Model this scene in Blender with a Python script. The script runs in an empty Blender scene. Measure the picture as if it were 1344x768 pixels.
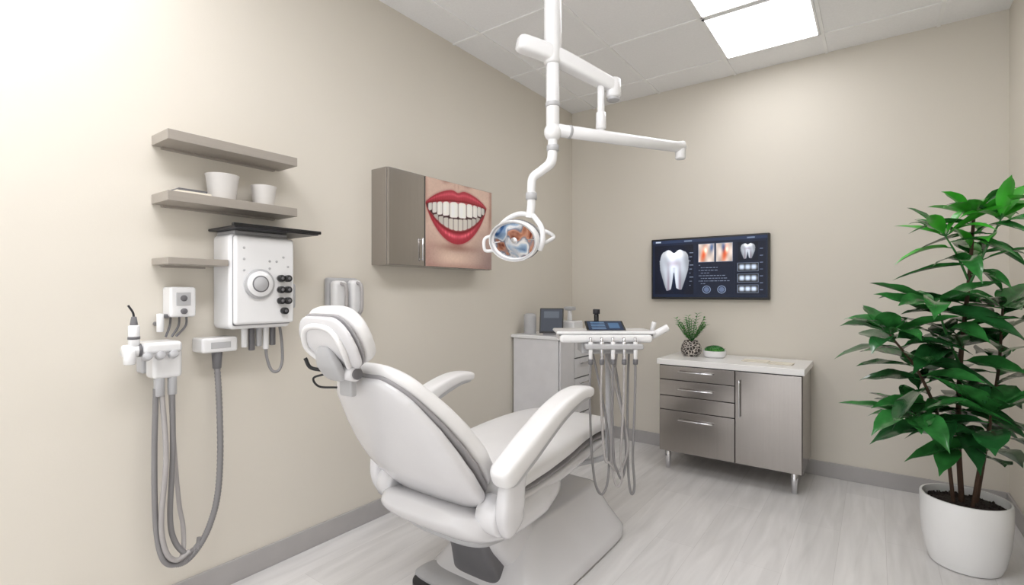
import bpy, math, random
import numpy as np
from mathutils import Vector, Matrix
random.seed(7); np.random.seed(7)
sc = bpy.context.scene
sc.view_settings.view_transform = 'Standard'
col = sc.collection
XF = [Matrix.Identity(4)]

# ---------------------------------------------------------------- materials
def lin(c):
    return tuple(((x/255)/12.92 if x/255 <= 0.04045 else ((x/255+0.055)/1.055)**2.4) for x in c)
def mat(name, rgb, rough=0.5, metal=0.0, var=0.04, scale=8.0, bump=0.0, bscale=60, coat=0.0, stretch=None, emit=0.0):
    m = bpy.data.materials.new(name); m.use_nodes = True
    nt = m.node_tree; b = nt.nodes['Principled BSDF']
    c = lin(rgb)
    tc = nt.nodes.new('ShaderNodeTexCoord'); mp = nt.nodes.new('ShaderNodeMapping')
    if stretch: mp.inputs['Scale'].default_value = stretch
    nt.links.new(tc.outputs['Object'], mp.inputs['Vector'])
    n = nt.nodes.new('ShaderNodeTexNoise'); n.inputs['Scale'].default_value = scale; n.inputs['Detail'].default_value = 4
    nt.links.new(mp.outputs['Vector'], n.inputs['Vector'])
    r = nt.nodes.new('ShaderNodeValToRGB')
    r.color_ramp.elements[0].position = 0.3; r.color_ramp.elements[1].position = 0.7
    r.color_ramp.elements[0].color = tuple(x*(1-var) for x in c)+(1,)
    r.color_ramp.elements[1].color = tuple(min(1, x*(1+var)) for x in c)+(1,)
    nt.links.new(n.outputs['Fac'], r.inputs['Fac'])
    nt.links.new(r.outputs['Color'], b.inputs['Base Color'])
    b.inputs['Roughness'].default_value = rough; b.inputs['Metallic'].default_value = metal
    b.inputs['Coat Weight'].default_value = coat
    if bump > 0:
        n2 = nt.nodes.new('ShaderNodeTexNoise'); n2.inputs['Scale'].default_value = bscale
        nt.links.new(mp.outputs['Vector'], n2.inputs['Vector'])
        bp = nt.nodes.new('ShaderNodeBump'); bp.inputs['Strength'].default_value = bump; bp.inputs['Distance'].default_value = 0.01
        nt.links.new(n2.outputs['Fac'], bp.inputs['Height']); nt.links.new(bp.outputs['Normal'], b.inputs['Normal'])
    if emit > 0:
        b.inputs['Emission Color'].default_value = c+(1,); b.inputs['Emission Strength'].default_value = emit
    return m

M_wall = mat('wall_paint', (217,211,200), 0.7, var=0.012, scale=2, bump=0.02, bscale=150)
M_ceil = mat('ceiling_tile', (244,244,245), 0.9, var=0.02, scale=90, bump=0.08, bscale=120)
M_grid = mat('ceiling_grid_metal', (246,246,246), 0.5)
M_base = mat('baseboard_grey', (172,169,168), 0.5)
M_white = mat('white_plastic', (230,230,231), 0.25, var=0.01, coat=0.4)
M_vinyl = mat('white_vinyl', (228,227,227), 0.36, var=0.015, coat=0.2)
M_shell = mat('chair_shell', (216,215,217), 0.22, var=0.01, coat=0.4)
M_seam = mat('seam_grey', (150,148,150), 0.5)
M_grey = mat('light_grey_plastic', (178,178,180), 0.35)
M_mid = mat('mid_grey', (104,103,106), 0.4)
M_hose = mat('grey_hose', (128,126,127), 0.4)
M_hosel = mat('light_hose', (166,162,161), 0.35)
M_black = mat('black_plastic', (18,18,20), 0.3)
M_dark = mat('dark_metal', (54,54,58), 0.35, metal=0.5)
M_chrome = mat('chrome', (215,215,218), 0.15, metal=1.0)
M_shelf = mat('shelf_taupe', (164,157,149), 0.35, metal=0.25, var=0.03, scale=5, stretch=(20,1,20))
M_cab = mat('brushed_steel', (172,167,163), 0.2, metal=0.96, var=0.03, scale=5, stretch=(30,30,0.6), bump=0.02, bscale=60)
M_cabd = mat('cabinet_gap', (50,48,47), 0.5)
M_sidecab = mat('pale_cabinet', (216,215,217), 0.32)
M_counter = mat('white_quartz', (240,239,238), 0.2, var=0.005, scale=12)
M_cup = mat('cup_white', (224,221,218), 0.5)
M_pot = mat('pot_white', (238,238,238), 0.25, var=0.01)
M_soil = mat('soil', (44,35,30), 0.95, var=0.5, scale=90, bump=0.8, bscale=80)
M_stem = mat('stem_bark', (70,50,36), 0.8, var=0.2, scale=30)
M_leaf = mat('leaf_dark', (36,90,46), 0.24, var=0.4, scale=14, coat=0.4)
M_leaf2 = mat('leaf_mid', (50,118,56), 0.24, var=0.35, scale=14, coat=0.4)
M_leafn = mat('leaf_new', (62,170,46), 0.3, var=0.25, scale=10, coat=0.25)
M_moss = mat('moss', (74,140,60), 0.9, var=0.4, scale=60, bump=1.0, bscale=70)
M_paper = mat('paper', (228,221,206), 0.7)
M_light_unseen = mat('unseen_fill_panel', (252,252,255), 0.5, var=0.0, emit=13.0)  # for the unseen panels added to brighten the room
M_light2 = mat('light_panel_dimmed', (252,252,255), 0.5, var=0.0, emit=6.5)

def floor_mat():
    m = bpy.data.materials.new('pale_wood_floor'); m.use_nodes = True
    nt = m.node_tree; b = nt.nodes['Principled BSDF']
    tc = nt.nodes.new('ShaderNodeTexCoord')
    mp = nt.nodes.new('ShaderNodeMapping'); mp.inputs['Rotation'].default_value = (0,0,math.pi/2)
    nt.links.new(tc.outputs['Object'], mp.inputs['Vector'])
    br = nt.nodes.new('ShaderNodeTexBrick')
    br.inputs['Scale'].default_value = 1.0; br.inputs['Brick Width'].default_value = 1.25; br.inputs['Row Height'].default_value = 0.19
    br.inputs['Mortar Size'].default_value = 0.001; br.inputs['Mortar Smooth'].default_value = 0.6
    br.inputs['Color1'].default_value = lin((232,230,229))+(1,); br.inputs['Color2'].default_value = lin((223,221,220))+(1,)
    br.inputs['Mortar'].default_value = lin((204,201,200))+(1,)
    nt.links.new(mp.outputs['Vector'], br.inputs['Vector'])
    mp2 = nt.nodes.new('ShaderNodeMapping'); mp2.inputs['Scale'].default_value = (9,0.9,1)
    nt.links.new(tc.outputs['Object'], mp2.inputs['Vector'])
    n = nt.nodes.new('ShaderNodeTexNoise'); n.inputs['Scale'].default_value = 2.2; n.inputs['Detail'].default_value = 8; n.inputs['Distortion'].default_value = 0.6
    nt.links.new(mp2.outputs['Vector'], n.inputs['Vector'])
    rp = nt.nodes.new('ShaderNodeValToRGB'); rp.color_ramp.elements[0].position = 0.3; rp.color_ramp.elements[1].position = 0.7
    rp.color_ramp.elements[0].color = (0.85,0.85,0.85,1); rp.color_ramp.elements[1].color = (1,1,1,1)
    nt.links.new(n.outputs['Fac'], rp.inputs['Fac'])
    mx = nt.nodes.new('ShaderNodeMix'); mx.data_type = 'RGBA'; mx.blend_type = 'MULTIPLY'; mx.inputs['Factor'].default_value = 1
    nt.links.new(br.outputs['Color'], mx.inputs['A']); nt.links.new(rp.outputs['Color'], mx.inputs['B'])
    nt.links.new(mx.outputs['Result'], b.inputs['Base Color'])
    b.inputs['Roughness'].default_value = 0.24
    return m
M_floor = floor_mat()

def vcol_mat(name, emit=0.0, rough=0.4):
    m = bpy.data.materials.new(name); m.use_nodes = True
    nt = m.node_tree; b = nt.nodes['Principled BSDF']
    a = nt.nodes.new('ShaderNodeVertexColor'); a.layer_name = 'Col'
    if emit > 0:
        b.inputs['Base Color'].default_value = (0.006,0.006,0.008,1)
        b.inputs['Specular IOR Level'].default_value = 0.25
        nt.links.new(a.outputs['Color'], b.inputs['Emission Color']); b.inputs['Emission Strength'].default_value = emit
    else: nt.links.new(a.outputs['Color'], b.inputs['Base Color'])
    b.inputs['Roughness'].default_value = rough
    return m
M_print = vcol_mat('printed_photo', 0, 0.3)
M_screen = vcol_mat('lit_screen', 1.2, 0.2)

# ---------------------------------------------------------------- builders
def group(name, loc=(0,0,0)):
    e = bpy.data.objects.new(name, None); col.objects.link(e); e.location = loc; e.empty_display_size = 0.1
    return e
def attach(o, parent):
    if parent is not None:
        o.parent = parent
        o.matrix_parent_inverse = Matrix.Translation(-Vector(parent.location))
def mesh(name, verts, faces, m, parent=None, smooth=False, sharp=None):
    me = bpy.data.meshes.new(name)
    X = XF[0]
    me.from_pydata([tuple(X @ Vector(v)) for v in verts], [], faces)
    me.validate(); me.update()
    me.materials.append(m)
    import bmesh
    bm = bmesh.new(); bm.from_mesh(me); bmesh.ops.recalc_face_normals(bm, faces=bm.faces); bm.to_mesh(me); bm.free()
    if smooth:
        me.shade_smooth()
        if sharp: me.set_sharp_from_angle(angle=math.radians(sharp))
    o = bpy.data.objects.new(name, me); col.objects.link(o); attach(o, parent)
    return o
def box(name, x, y, z, m, parent=None, bevel=0.0, seg=3):
    v = [(x[i],y[j],z[k]) for i in (0,1) for j in (0,1) for k in (0,1)]
    f = [(0,1,3,2),(4,6,7,5),(0,4,5,1),(2,3,7,6),(0,2,6,4),(1,5,7,3)]
    o = mesh(name, v, f, m, parent)
    if bevel > 0:
        b = o.modifiers.new('bevel','BEVEL'); b.width = bevel; b.segments = seg; b.harden_normals = True
        o.data.shade_smooth()
    return o
def lathe(name, prof, c, m, parent=None, seg=48, sharp=40, sx=1, sy=1):
    v=[]; f=[]; n=len(prof)
    for i in range(seg):
        a=2*math.pi*i/seg
        for r,z in prof: v.append((c[0]+r*math.cos(a)*sx, c[1]+r*math.sin(a)*sy, c[2]+z))
    for i in range(seg):
        j=(i+1)%seg
        for k in range(n-1): f.append((i*n+k, j*n+k, j*n+k+1, i*n+k+1))
    if prof[0][0]>1e-5: f.append(tuple(i*n for i in range(seg)))
    if prof[-1][0]>1e-5: f.append(tuple(i*n+n-1 for i in range(seg)))
    return mesh(name, v, f, m, parent, True, sharp)
def catmull(P, N):
    P=[np.array(p,float) for p in P]
    if len(P)==2: return [P[0]+(P[1]-P[0])*t for t in np.linspace(0,1,N)]
    Q=[2*P[0]-P[1]]+P+[2*P[-1]-P[-2]]
    out=[]
    segs=len(P)-1
    for t in np.linspace(0,segs,N):
        i=min(int(t),segs-1); u=t-i
        a,b,c,d=Q[i],Q[i+1],Q[i+2],Q[i+3]
        out.append(0.5*((2*b)+(-a+c)*u+(2*a-5*b+4*c-d)*u*u+(-a+3*b-3*c+d)*u**3))
    return out
def tube(name, pts, r, m, parent=None, N=None, seg=14, ribs=0, straight=False):
    rr = r if isinstance(r,(list,tuple)) else [r]*len(pts)
    if straight: C=[np.array(p,float) for p in pts]; R=list(rr); N=len(C)
    else:
        N = N or max(2,(len(pts)-1)*10+1)
        C=catmull(pts,N); R=list(np.interp(np.linspace(0,1,N), np.linspace(0,1,len(rr)), rr))
    if ribs:
        R=[x*(1+ribs*(i%2)) for i,x in enumerate(R)]
    v=[];f=[]
    T0=C[1]-C[0]; T0/=np.linalg.norm(T0)+1e-12
    U=np.cross(T0,[0,0,1.0]);
    if np.linalg.norm(U)<1e-3: U=np.cross(T0,[1.0,0,0])
    U/=np.linalg.norm(U)
    for i in range(N):
        T=C[min(i+1,N-1)]-C[max(i-1,0)]; T/=np.linalg.norm(T)+1e-12
        U=U-T*np.dot(U,T); U/=np.linalg.norm(U)+1e-12; V=np.cross(T,U)
        for k in range(seg):
            a=2*math.pi*k/seg; v.append(tuple(C[i]+R[i]*(math.cos(a)*U+math.sin(a)*V)))
    for i in range(N-1):
        for k in range(seg):
            l=(k+1)%seg; f.append((i*seg+k,i*seg+l,(i+1)*seg+l,(i+1)*seg+k))
    f.append(tuple(range(seg))); f.append(tuple((N-1)*seg+k for k in range(seg)))
    return mesh(name,v,f,m,parent,True,50)
def cyl(name,p0,p1,r,m,parent=None,seg=28,r1=None,b=None):
    p0=np.array(p0,float);p1=np.array(p1,float);d=p1-p0;L=np.linalg.norm(d);d/=L
    r1=r if r1 is None else r1
    b=min(r,r1,L/2)*0.18 if b is None else b
    return tube(name,[p0,p0+d*b,p1-d*b,p1],[r-b,r,r1,r1-b],m,parent,seg=seg,straight=True)
def pad(name, pts, hw, ht, m, parent=None, U=(1,0,0), n=3.0, cap=0.05, kw=0.5, kt=0.7, N=34, K=40, crown=0.0):
    """soft cushion lofted along a path; hw/ht interpolate half width/thickness"""
    S=(1-np.cos(np.linspace(0,math.pi,N)))/2
    D=np.array(catmull(pts,200))
    L=np.concatenate([[0],np.cumsum(np.linalg.norm(np.diff(D,axis=0),axis=1))]); LT=L[-1]
    U=np.array(U,float); U/=np.linalg.norm(U)
    v=[];f=[]
    for s in S:
        q=s*LT
        C=np.array([np.interp(q,L,D[:,k]) for k in range(3)])
        a=np.array([np.interp(min(q+0.01,LT),L,D[:,k])-np.interp(max(q-0.01,0),L,D[:,k]) for k in range(3)]); a/=np.linalg.norm(a)
        V=np.cross(U,a); V/=np.linalg.norm(V)
        w=np.interp(s,np.linspace(0,1,len(hw)),hw); t=np.interp(s,np.linspace(0,1,len(ht)),ht)
        e=min(q,LT-q)
        if e<cap:
            g=1-math.sqrt(max(0,1-(1-e/cap)**2)); w*=1-kw*g; t*=1-kt*g
        for k in range(K):
            th=2*math.pi*k/K; c=math.cos(th); s2=math.sin(th)
            x=math.copysign(abs(c)**(2/n),c); y=math.copysign(abs(s2)**(2/n),s2)
            v.append(tuple(C+U*w*x+V*(t*y+crown*t*(x*x))))
    for i in range(N-1):
        for k in range(K):
            l=(k+1)%K; f.append((i*K+k,i*K+l,(i+1)*K+l,(i+1)*K+k))
    f.append(tuple(range(K))); f.append(tuple((N-1)*K+k for k in range(K)))
    return mesh(name,v,f,m,parent,True,60)
def slices(name, sl, m, parent=None, n=5, K=56, sharp=35):
    v=[];f=[]
    for (cx,cy,z,a,b) in sl:
        for k in range(K):
            th=2*math.pi*k/K; c=math.cos(th); s2=math.sin(th)
            v.append((cx+a*math.copysign(abs(c)**(2/n),c), cy+b*math.copysign(abs(s2)**(2/n),s2), z))
    for i in range(len(sl)-1):
        for k in range(K):
            l=(k+1)%K; f.append((i*K+k,i*K+l,(i+1)*K+l,(i+1)*K+k))
    f.append(tuple(range(K))); f.append(tuple((len(sl)-1)*K+k for k in range(K)))
    return mesh(name,v,f,m,parent,True,sharp)
def ell(name,c,r,m,parent=None,seg=32,rings=18,zmin=-1.0):
    v=[];f=[]
    a0=math.asin(zmin)
    for i in range(rings+1):
        p=a0+(math.pi/2-a0)*i/rings
        for k in range(seg):
            a=2*math.pi*k/seg; v.append((c[0]+r[0]*math.cos(p)*math.cos(a),c[1]+r[1]*math.cos(p)*math.sin(a),c[2]+r[2]*math.sin(p)))
    for i in range(rings):
        for k in range(seg):
            l=(k+1)%seg; f.append((i*seg+k,i*seg+l,(i+1)*seg+l,(i+1)*seg+k))
    f.append(tuple(range(seg)))
    return mesh(name,v,f,m,parent,True,60)
def blur(img,n=1):
    for _ in range(n):
        p=np.pad(img,((1,1),(1,1),(0,0)),'edge')
        img=(p[:-2,1:-1]+p[2:,1:-1]+p[1:-1,:-2]+p[1:-1,2:]+4*p[1:-1,1:-1])/8
    return img
def picture(name, O, U, V, img, m, parent=None):
    H,W,_=img.shape
    O=np.array(O);U=np.array(U);V=np.array(V)
    uu,vv=np.meshgrid(np.linspace(0,1,W),np.linspace(0,1,H))
    P=O+uu[...,None]*U+vv[...,None]*V
    P=P.reshape(-1,3)
    idx=np.arange(H*W).reshape(H,W)
    F=np.stack([idx[:-1,:-1],idx[:-1,1:],idx[1:,1:],idx[1:,:-1]],-1).reshape(-1,4)
    me=bpy.data.meshes.new(name); me.from_pydata([tuple(XF[0]@Vector(p)) for p in P.tolist()],[],F.tolist()); me.materials.append(m)
    c=np.clip(img,0,1).reshape(-1,3); c=np.where(c<=0.04045,c/12.92,((c+0.055)/1.055)**2.4)
    at=me.color_attributes.new('Col','FLOAT_COLOR','POINT')
    at.data.foreach_set('color',np.concatenate([c,np.ones((len(c),1))],1).astype(np.float32).ravel())
    o=bpy.data.objects.new(name,me); col.objects.link(o); attach(o,parent); return o

# ---------------------------------------------------------------- room
RX, BY, CZ, FY = 2.86, 4.0, 2.88, -1.2
box('floor',(-0.1,RX+0.1),(FY,BY+0.1),(-0.1,0),M_floor)
box('ceiling',(-0.1,RX+0.1),(FY,BY+0.1),(CZ,CZ+0.1),M_ceil)
box('wall_left',(-0.1,0),(FY,BY+0.1),(0,CZ),M_wall)
box('wall_back',(0,RX),(BY,BY+0.1),(0,CZ),M_wall)
box('wall_right',(RX,RX+0.1),(FY,BY+0.1),(0,CZ),M_wall)
box('baseboard_left',(0,0.012),(FY,BY),(0,0.1),M_base,bevel=0.003)
box('baseboard_back',(0.012,RX-0.012),(BY-0.012,BY),(0,0.1),M_base,bevel=0.003)
box('baseboard_right',(RX-0.012,RX),(FY,BY),(0,0.1),M_base,bevel=0.003)
g=group('trim_1',(1.4,2,CZ))
gx=[0.23,0.81,1.39,1.97,2.55]; gy=[3.69-0.635*k for k in range(8)]
for i,x in enumerate(gx): box('grid_bar_x%d'%i,(x-0.009,x+0.009),(FY,BY),(CZ-0.006,CZ),M_grid,g)
for i,y in enumerate(gy): box('grid_bar_y%d'%i,(0,RX),(y-0.009,y+0.009),(CZ-0.0065,CZ-0.0003),M_grid,g)
for (x,k) in [(2,0),(2,1),(2,4),(2,5),(0,5),(0,6)]:  # first two are in view; the others are unseen, added as fill light
    g=group('ceiling_light_panel',(gx[x]+0.29,gy[k]-0.32,CZ))
    x0,x1,y1,y0=gx[x]+0.012,gx[x+1]-0.012,gy[k]-0.012,gy[k+1]+0.012
    box('diffuser',(x0+0.012,x1-0.012),(y0+0.012,y1-0.012),(CZ-0.008,CZ-0.001),M_light2 if k<2 else M_light_unseen,g)
    box('frame_a',(x0,x0+0.012),(y0,y1),(CZ-0.012,CZ-0.001),M_grid,g); box('frame_b',(x1-0.012,x1),(y0,y1),(CZ-0.012,CZ-0.001),M_grid,g)
    box('frame_c',(x0,x1),(y0,y0+0.012),(CZ-0.012,CZ-0.001),M_grid,g); box('frame_d',(x0,x1),(y1-0.012,y1),(CZ-0.012,CZ-0.001),M_grid,g)

# ---------------------------------------------------------------- shelves
for (y0,y1,z0,z1) in [(0.73,1.235,1.812,1.85),(0.73,1.235,1.588,1.625),(0.73,0.942,1.355,1.38)]:
    g=group('wall_shelf',(0.07,(y0+y1)/2,z0))
    box('board',(0,0.155),(y0,y1),(z0,z1),M_shelf,g,0.002)
    box('mounting_rail',(0,0.02),(y0+0.03,y1-0.03),(z0-0.008,z0),M_shelf,g)
def cup(c,r,h):
    g=group('treatment_cup',c)
    lathe('cup_body',[(0,0),(r*0.74,0),(r*0.78,0.004),(r*0.97,h-0.004),(r,h-0.002),(r,h),(r*0.94,h),(r*0.74,0.006),(0,0.006)],c,M_cup,g)
cup((0.085,0.949,1.625),0.062,0.102); cup((0.085,1.119,1.625),0.052,0.086)
g=group('stacked_notebooks',(0.08,0.83,1.625))
box('notebook_1',(0.02,0.14),(0.765,0.885),(1.625,1.634),M_paper,g,0.001)
box('notebook_2',(0.03,0.13),(0.775,0.875),(1.634,1.644),M_mid,g,0.001)

# ---------------------------------------------------------------- wall dental control unit
g=group('dental_control_unit',(0.1,1.06,1.3))
box('housing',(0,0.16),(0.945,1.205),(1.10,1.49),M_white,g,0.022,5)
box('panel_gap',(0.15,0.166),(0.955,1.198),(1.115,1.478),M_mid,g,0.01,4)
box('front_panel',(0.164,0.19),(0.95,1.20),(1.12,1.48),M_white,g,0.012,4)
box('upper_lid',(0.0,0.15),(0.965,1.19),(1.488,1.503),M_grey,g,0.004)
box('instrument_tray',(0.0,0.235),(0.93,1.29),(1.503,1.514),M_dark,g,0.004)
box('tray_rim',(0.225,0.24),(0.92,1.30),(1.508,1.522),M_black,g,0.004)
cyl('gauge_bezel',(0.188,1.045,1.285),(0.20,1.045,1.285),0.062,M_grey,g,40)
cyl('gauge_ring',(0.198,1.045,1.285),(0.206,1.045,1.285),0.052,M_white,g,40)
cyl('gauge_face',(0.20,1.045,1.285),(0.2075,1.045,1.285),0.034,M_mid,g,40)
cyl('gauge_glass',(0.20,1.045,1.285),(0.2085,1.045,1.285),0.029,M_grey,g,40)
for i,(y,z) in enumerate([(1.135,1.31),(1.165,1.31),(1.135,1.262),(1.165,1.262),(1.135,1.215),(1.165,1.215),(1.15,1.172)]):
    cyl('knob_%d'%i,(0.188,y,z),(0.212,y,z),0.0145,M_black,g,20)
    cyl('knob_cap_%d'%i,(0.211,y,z),(0.2145,y,z),0.006,M_mid,g,16)
for i,(y,z) in enumerate([(0.985,1.43),(0.985,1.385),(0.985,1.34),(1.09,1.38),(1.12,1.38),(1.09,1.35),(1.15,1.40),(1.17,1.36)]):
    cyl('indicator_%d'%i,(0.188,y,z),(0.192,y,z),0.005,M_grey,g,14)
for i,y in enumerate([1.03,1.06,1.09,1.12,1.15]):
    cyl('port_%d'%i,(0.10,y,1.105),(0.10,y,1.02-0.015*(i%2)),0.0125,[M_white,M_mid,M_grey][i%3],g,18)
tube('air_hose',[(0.10,1.12,1.03),(0.11,1.12,0.97),(0.13,1.13,0.915),(0.14,1.155,0.91),(0.13,1.178,0.95),(0.11,1.187,1.03),(0.10,1.182,1.11)],0.006,M_hose,g)
box('side_clip',(0.05,0.15),(1.2,1.232),(1.18,1.29),M_grey,g,0.01)
g=group('wall_gauge_box',(0.04,0.81,1.21))
box('housing',(0,0.08),(0.765,0.855),(1.155,1.272),M_white,g,0.01,4)
box('display',(0.078,0.083),(0.785,0.835),(1.20,1.25),M_grey,g,0.002)
cyl('dial',(0.08,0.81,1.178),(0.09,0.81,1.178),0.011,M_mid,g)
cyl('display_dot',(0.082,0.81,1.228),(0.0845,0.81,1.228),0.012,M_mid,g)
for i,y in enumerate([0.78,0.81,0.835]): tube('feed_line_%d'%i,[(0.04,y,1.16),(0.045,y-0.005,1.12),(0.05,y-0.02-0.01*i,1.08)],0.004,M_mid,g)
cyl('side_valve',(0.05,0.742,1.17),(0.05,0.742,1.10),0.012,M_white,g)
cyl('side_valve_stub',(0.05,0.742,1.16),(0.05,0.77,1.16),0.008,M_mid,g)
cyl('valve_bracket',(0.0,0.742,1.13),(0.05,0.742,1.13),0.008,M_mid,g)
g=group('suction_handpiece_holder',(0.08,0.70,1.0))
box('bracket_head',(0.05,0.17),(0.655,0.775),(1.03,1.072),M_white,g,0.014,4)
box('wall_plate',(0,0.06),(0.68,0.76),(0.95,1.06),M_grey,g,0.008)
box('body',(0.06,0.14),(0.69,0.785),(0.935,1.04),M_white,g,0.014,4)
cyl('swivel_arm',(0.13,0.60,1.045),(0.13,0.68,1.045),0.022,M_white,g)
cyl('swivel_tip',(0.155,0.615,1.05),(0.155,0.615,1.0),0.018,M_white,g)
cyl('swivel_ring',(0.13,0.645,1.045),(0.13,0.655,1.045),0.024,M_mid,g)
for i,y in enumerate([0.66,0.70,0.74]): cyl('cradle_%d'%i,(0.165,y,1.02),(0.19,y,1.03),0.014,M_grey,g)
cyl('syringe_body',(0.13,0.635,1.06),(0.13,0.635,1.135),0.017,M_white,g)
cyl('syringe_band',(0.13,0.635,1.085),(0.13,0.635,1.095),0.0185,M_mid,g)
cyl('syringe_neck',(0.13,0.635,1.135),(0.13,0.635,1.165),0.012,M_mid,g,r1=0.008)
tube('syringe_tip',[(0.13,0.635,1.16),(0.13,0.632,1.18),(0.13,0.618,1.205)],0.0035,M_dark,g)
cyl('sleeve_1',(0.12,0.715,0.94),(0.12,0.715,0.87),0.017,M_grey,g); cyl('sleeve_2',(0.12,0.757,0.94),(0.12,0.757,0.87),0.015,M_grey,g)
tube('hose_1',[(0.12,0.705,0.90),(0.12,0.70,0.65),(0.12,0.705,0.40),(0.13,0.725,0.27),(0.13,0.775,0.235),(0.12,0.84,0.27),(0.12,0.85,0.30)],0.0095,M_hose,g)
tube('hose_2',[(0.12,0.722,0.90),(0.14,0.73,0.65),(0.14,0.715,0.42),(0.14,0.73,0.30),(0.14,0.765,0.255),(0.13,0.81,0.265)],0.009,M_hosel,g)
tube('hose_3',[(0.12,0.757,0.90),(0.13,0.755,0.65),(0.12,0.75,0.42),(0.12,0.765,0.32),(0.13,0.80,0.26),(0.12,0.83,0.262)],0.0095,M_hose,g)
tube('hose_4',[(0.10,0.757,0.90),(0.09,0.775,0.65),(0.09,0.79,0.45),(0.10,0.80,0.36),(0.12,0.795,0.28),(0.13,0.78,0.245)],0.008,M_hosel,g)
g=group('vacuum_outlet_box',(0.05,0.93,1.04))
box('housing',(0,0.10),(0.868,1.005),(1.008,1.068),M_white,g,0.01,4)
box('label',(0.099,0.102),(0.90,0.975),(1.025,1.05),M_grey,g,0.001)
cyl('connector',(0.07,0.935,1.012),(0.07,0.935,0.94),0.02,M_mid,g,r1=0.016)
tube('corrugated_hose',[(0.07,0.935,0.96),(0.09,0.935,0.8),(0.11,0.93,0.6),(0.12,0.915,0.44),(0.12,0.885,0.33),(0.125,0.84,0.262),(0.13,0.79,0.232),(0.12,0.745,0.25),(0.11,0.72,0.31)],0.0105,M_hose,g,N=170,ribs=0.16)
g=group('wall_handpiece_dock',(0.05,1.57,1.22))
box('back_plate',(0,0.035),(1.465,1.65),(1.10,1.325),M_grey,g,0.014,4)
box('body_a',(0.03,0.08),(1.475,1.555),(1.12,1.31),M_white,g,0.02,5)
box('body_b',(0.03,0.085),(1.575,1.64),(1.12,1.315),M_white,g,0.02,5)
tube('handle',[(0.075,1.515,1.14),(0.115,1.515,1.16),(0.12,1.515,1.22),(0.115,1.515,1.28),(0.075,1.515,1.295)],0.009,M_hosel,g)
tube('handle_2',[(0.08,1.607,1.13),(0.115,1.607,1.16),(0.12,1.607,1.22),(0.115,1.607,1.285),(0.08,1.607,1.30)],0.009,M_hosel,g)

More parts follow.
